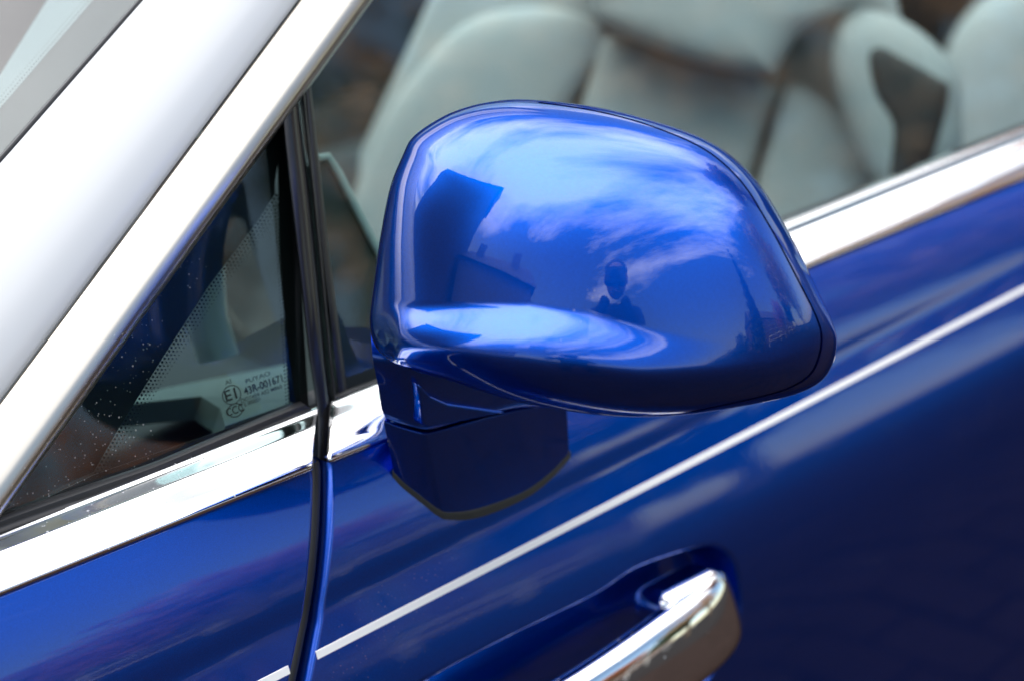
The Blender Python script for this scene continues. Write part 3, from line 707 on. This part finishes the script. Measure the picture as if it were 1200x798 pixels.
def building(name, loc, rz, size, label, wall, roofm, rows, cols, gable=True, group=None):
    t = empty(name, loc, label=label, category='building'); t.rotation_euler = (0, 0, rz)
    if group: t['group'] = group
    W, D, H = size
    V, F = box_vf((0, 0, H/2), (W, D, H)); wl = obj('wall', V, F, wall, t, smooth=False)
    rf = obj('roof', [(-W/2-.3, -D/2-.3, H), (W/2+.3, -D/2-.3, H), (W/2+.3, D/2+.3, H), (-W/2-.3, D/2+.3, H), (-W/2-.3, 0, H+D*.28), (W/2+.3, 0, H+D*.28)], [(0, 1, 5, 4), (2, 3, 4, 5), (0, 4, 3), (1, 2, 5), (0, 3, 2, 1)], roofm, t, smooth=False)
    for cxx in (-W*.3, W*.28):
        V, F = box_vf((cxx, D*.1, H+D*.28), (.8, .6, 1.5)); obj('chimney', V, F, wall, rf, smooth=False)
    wv, wf = join_vf([box_vf((0, 0, 0), (1.0, .06, .06)), box_vf((0, 0, 1.4), (1.0, .06, .06)), box_vf((-.47, 0, .7), (.06, .06, 1.4)), box_vf((.47, 0, .7), (.06, .06, 1.4)), box_vf((0, 0, .7), (.04, .05, 1.4))])
    wmesh = obj('window', wv, wf, M['cream'], t, smooth=False); pane = obj('pane', *box_vf((0, .01, .7), (.9, .01, 1.3)), M['gloss_black'], wmesh, smooth=False)
    first = True
    for i in range(cols):
        for j in range(rows):
            o, p2 = (wmesh, pane) if first else (wmesh.copy(), pane.copy())
            if not first: COL.objects.link(o); COL.objects.link(p2); o.parent = t; p2.parent = o
            first = False; o.location = (-W/2+(i+.5)*W/cols, -D/2-.035, 1.0+j*(H-.6)/rows)
    return t
brick = mat('house_brick', (.11, .07, .055), rough=.85, var=(1, .25)); slate = mat('slate', (.07, .07, .08), rough=.6, var=(2, .3)); render_ = mat('house_render', (.34, .30, .27), rough=.85, var=(1, .15))
building('brick_house', (-12, 11.0, 0), math.radians(-97), (13, 8, 13), 'tall brick house with slate roof standing ahead of the car', brick, slate, 3, 5)
building('rendered_house', (-14, .2, 0), math.radians(-85), (6.5, 7, 4.2), 'lower rendered house beside the tall brick house', render_, slate, 2, 3)
building('far_house', (14, -38, 0), math.radians(170), (26, 9, 5), 'long dark brick house far across the street', brick, slate, 2, 9)

# railing
rl = empty('railing', (9, -16, 0), label='white metal railing along the far pavement', category='railing')
rwm = mat('railing_paint', (.7, .7, .68), rough=.5)
rl_rail = tube('rail', [(-5, 0, 1.1), (5, 1.2, 1.1)], .05, rwm, rl, 8); tube('rail', [(-5, 0, .6), (5, 1.2, .6)], .04, rwm, rl, 8)
pm = tube('post', [(0, 0, 0), (0, 0, 1.1)], .04, rwm, rl, 8)
for k in range(9):
    o = pm if k == 0 else pm.copy()
    if k: COL.objects.link(o); o.parent = rl
    o.location = (-5+k*1.25, k*.15, 0)

# ------------------------------------------------------------------ the photographer, mirrored in the shell
def person():
    fwd = Vector((math.cos(YAW), math.sin(YAW), 0)); side = Vector((math.sin(YAW), -math.cos(YAW), 0))
    hp = C0-FW*.26; base = Vector((hp.x, hp.y, 0))-fwd*.16
    t = empty('person', base, label='photographer in dark jacket and trousers standing before the car, holding a camera', category='person')
    J = []; E_ = []; R = []
    def add(f, s, z, r, par=None):
        J.append(fwd*f+side*s+Vector((0, 0, z))); R.append(r)
        if par is not None: E_.append((par, len(J)-1))
        return len(J)-1
    pel = add(-.05, 0, .92, .15); ab = add(-.03, 0, 1.08, .145, pel); ch = add(.0, 0, 1.27, .165, ab); nk = add(.05, 0, 1.41, .065, ch)
    for s in (-1, 1):
        sh = add(.02, .17*s, 1.34, .075, ch); el = add(.12, (-.27 if s < 0 else .2), 1.13, .05, sh); wr = add(.27, .09*s, 1.33, .034, el); add(.30, .05*s, 1.385, .034, wr)
        hipj = add(-.05, .1*s, .86, .10, pel); kn = add(-.02, .12*s, .47, .065, hipj); an = add(-.06, .13*s, .09, .045, kn); add(.10, .15*s, .04, .045, an)
    me = bpy.data.meshes.new('body'); me.from_pydata([tuple(j) for j in J], E_, []); o = bpy.data.objects.new('clothing', me); COL.objects.link(o); o.parent = t
    sk = o.modifiers.new('skin', 'SKIN'); 
    for i, v in enumerate(me.skin_vertices[0].data): v.radius = (R[i]*.82, R[i]); v.use_root = (i == 0)
    ss = o.modifiers.new('sub', 'SUBSURF'); ss.levels = ss.render_levels = 2
    me.materials.append(mat('dark_clothes', (.02, .022, .03), rough=.8)); o.name = 'body'
    hc = hp-base
    skin_m = mat('skin', (.45, .28, .2), rough=.5); hair_m = mat('dark_hair', (.02, .015, .01), rough=.6)
    def ell(c, r, m, nm, par):
        V = []; nu, nv = 24, 16
        for i in range(nu):
            for j in range(nv):
                a, b = 2*math.pi*i/nu, math.pi*j/(nv-1); V.append(c+fwd*(r[0]*math.sin(b)*math.cos(a))+side*(r[1]*math.sin(b)*math.sin(a))+Vector((0, 0, r[2]*math.cos(b))))
        return obj(nm, V, grid_faces(nu, nv, close_u=True), m, par)
    hd = ell(hc+Vector((0, 0, -.02))-fwd*.0, (.095, .078, .12), skin_m, 'head', t)
    ell(hc+Vector((0, 0, .01))-fwd*.018, (.098, .085, .118), hair_m, 'hair', hd)
    for s in (-1, 1): ell(hc+side*(.078*s)+Vector((0, 0, -.02)), (.022, .012, .032), skin_m, 'ear', hd)
    ell(hc+fwd*.095+Vector((0, 0, -.035)), (.02, .014, .022), skin_m, 'nose', hd)
    cm = empty('handheld_camera', (0, 0, 0), label='black camera held up to the eye of the photographer', category='camera')
    q = C0-FW*.10; blk = M['dark_plastic']
    V, F = box_vf((q.x, q.y, q.z), (.06, .13, .095), YAW); bevel(obj('camera_body', V, F, blk, cm, smooth=False), .008)
    tube('lens', [q+FW*.02, q+FW*.075], .034, blk, cm, 24)
person()
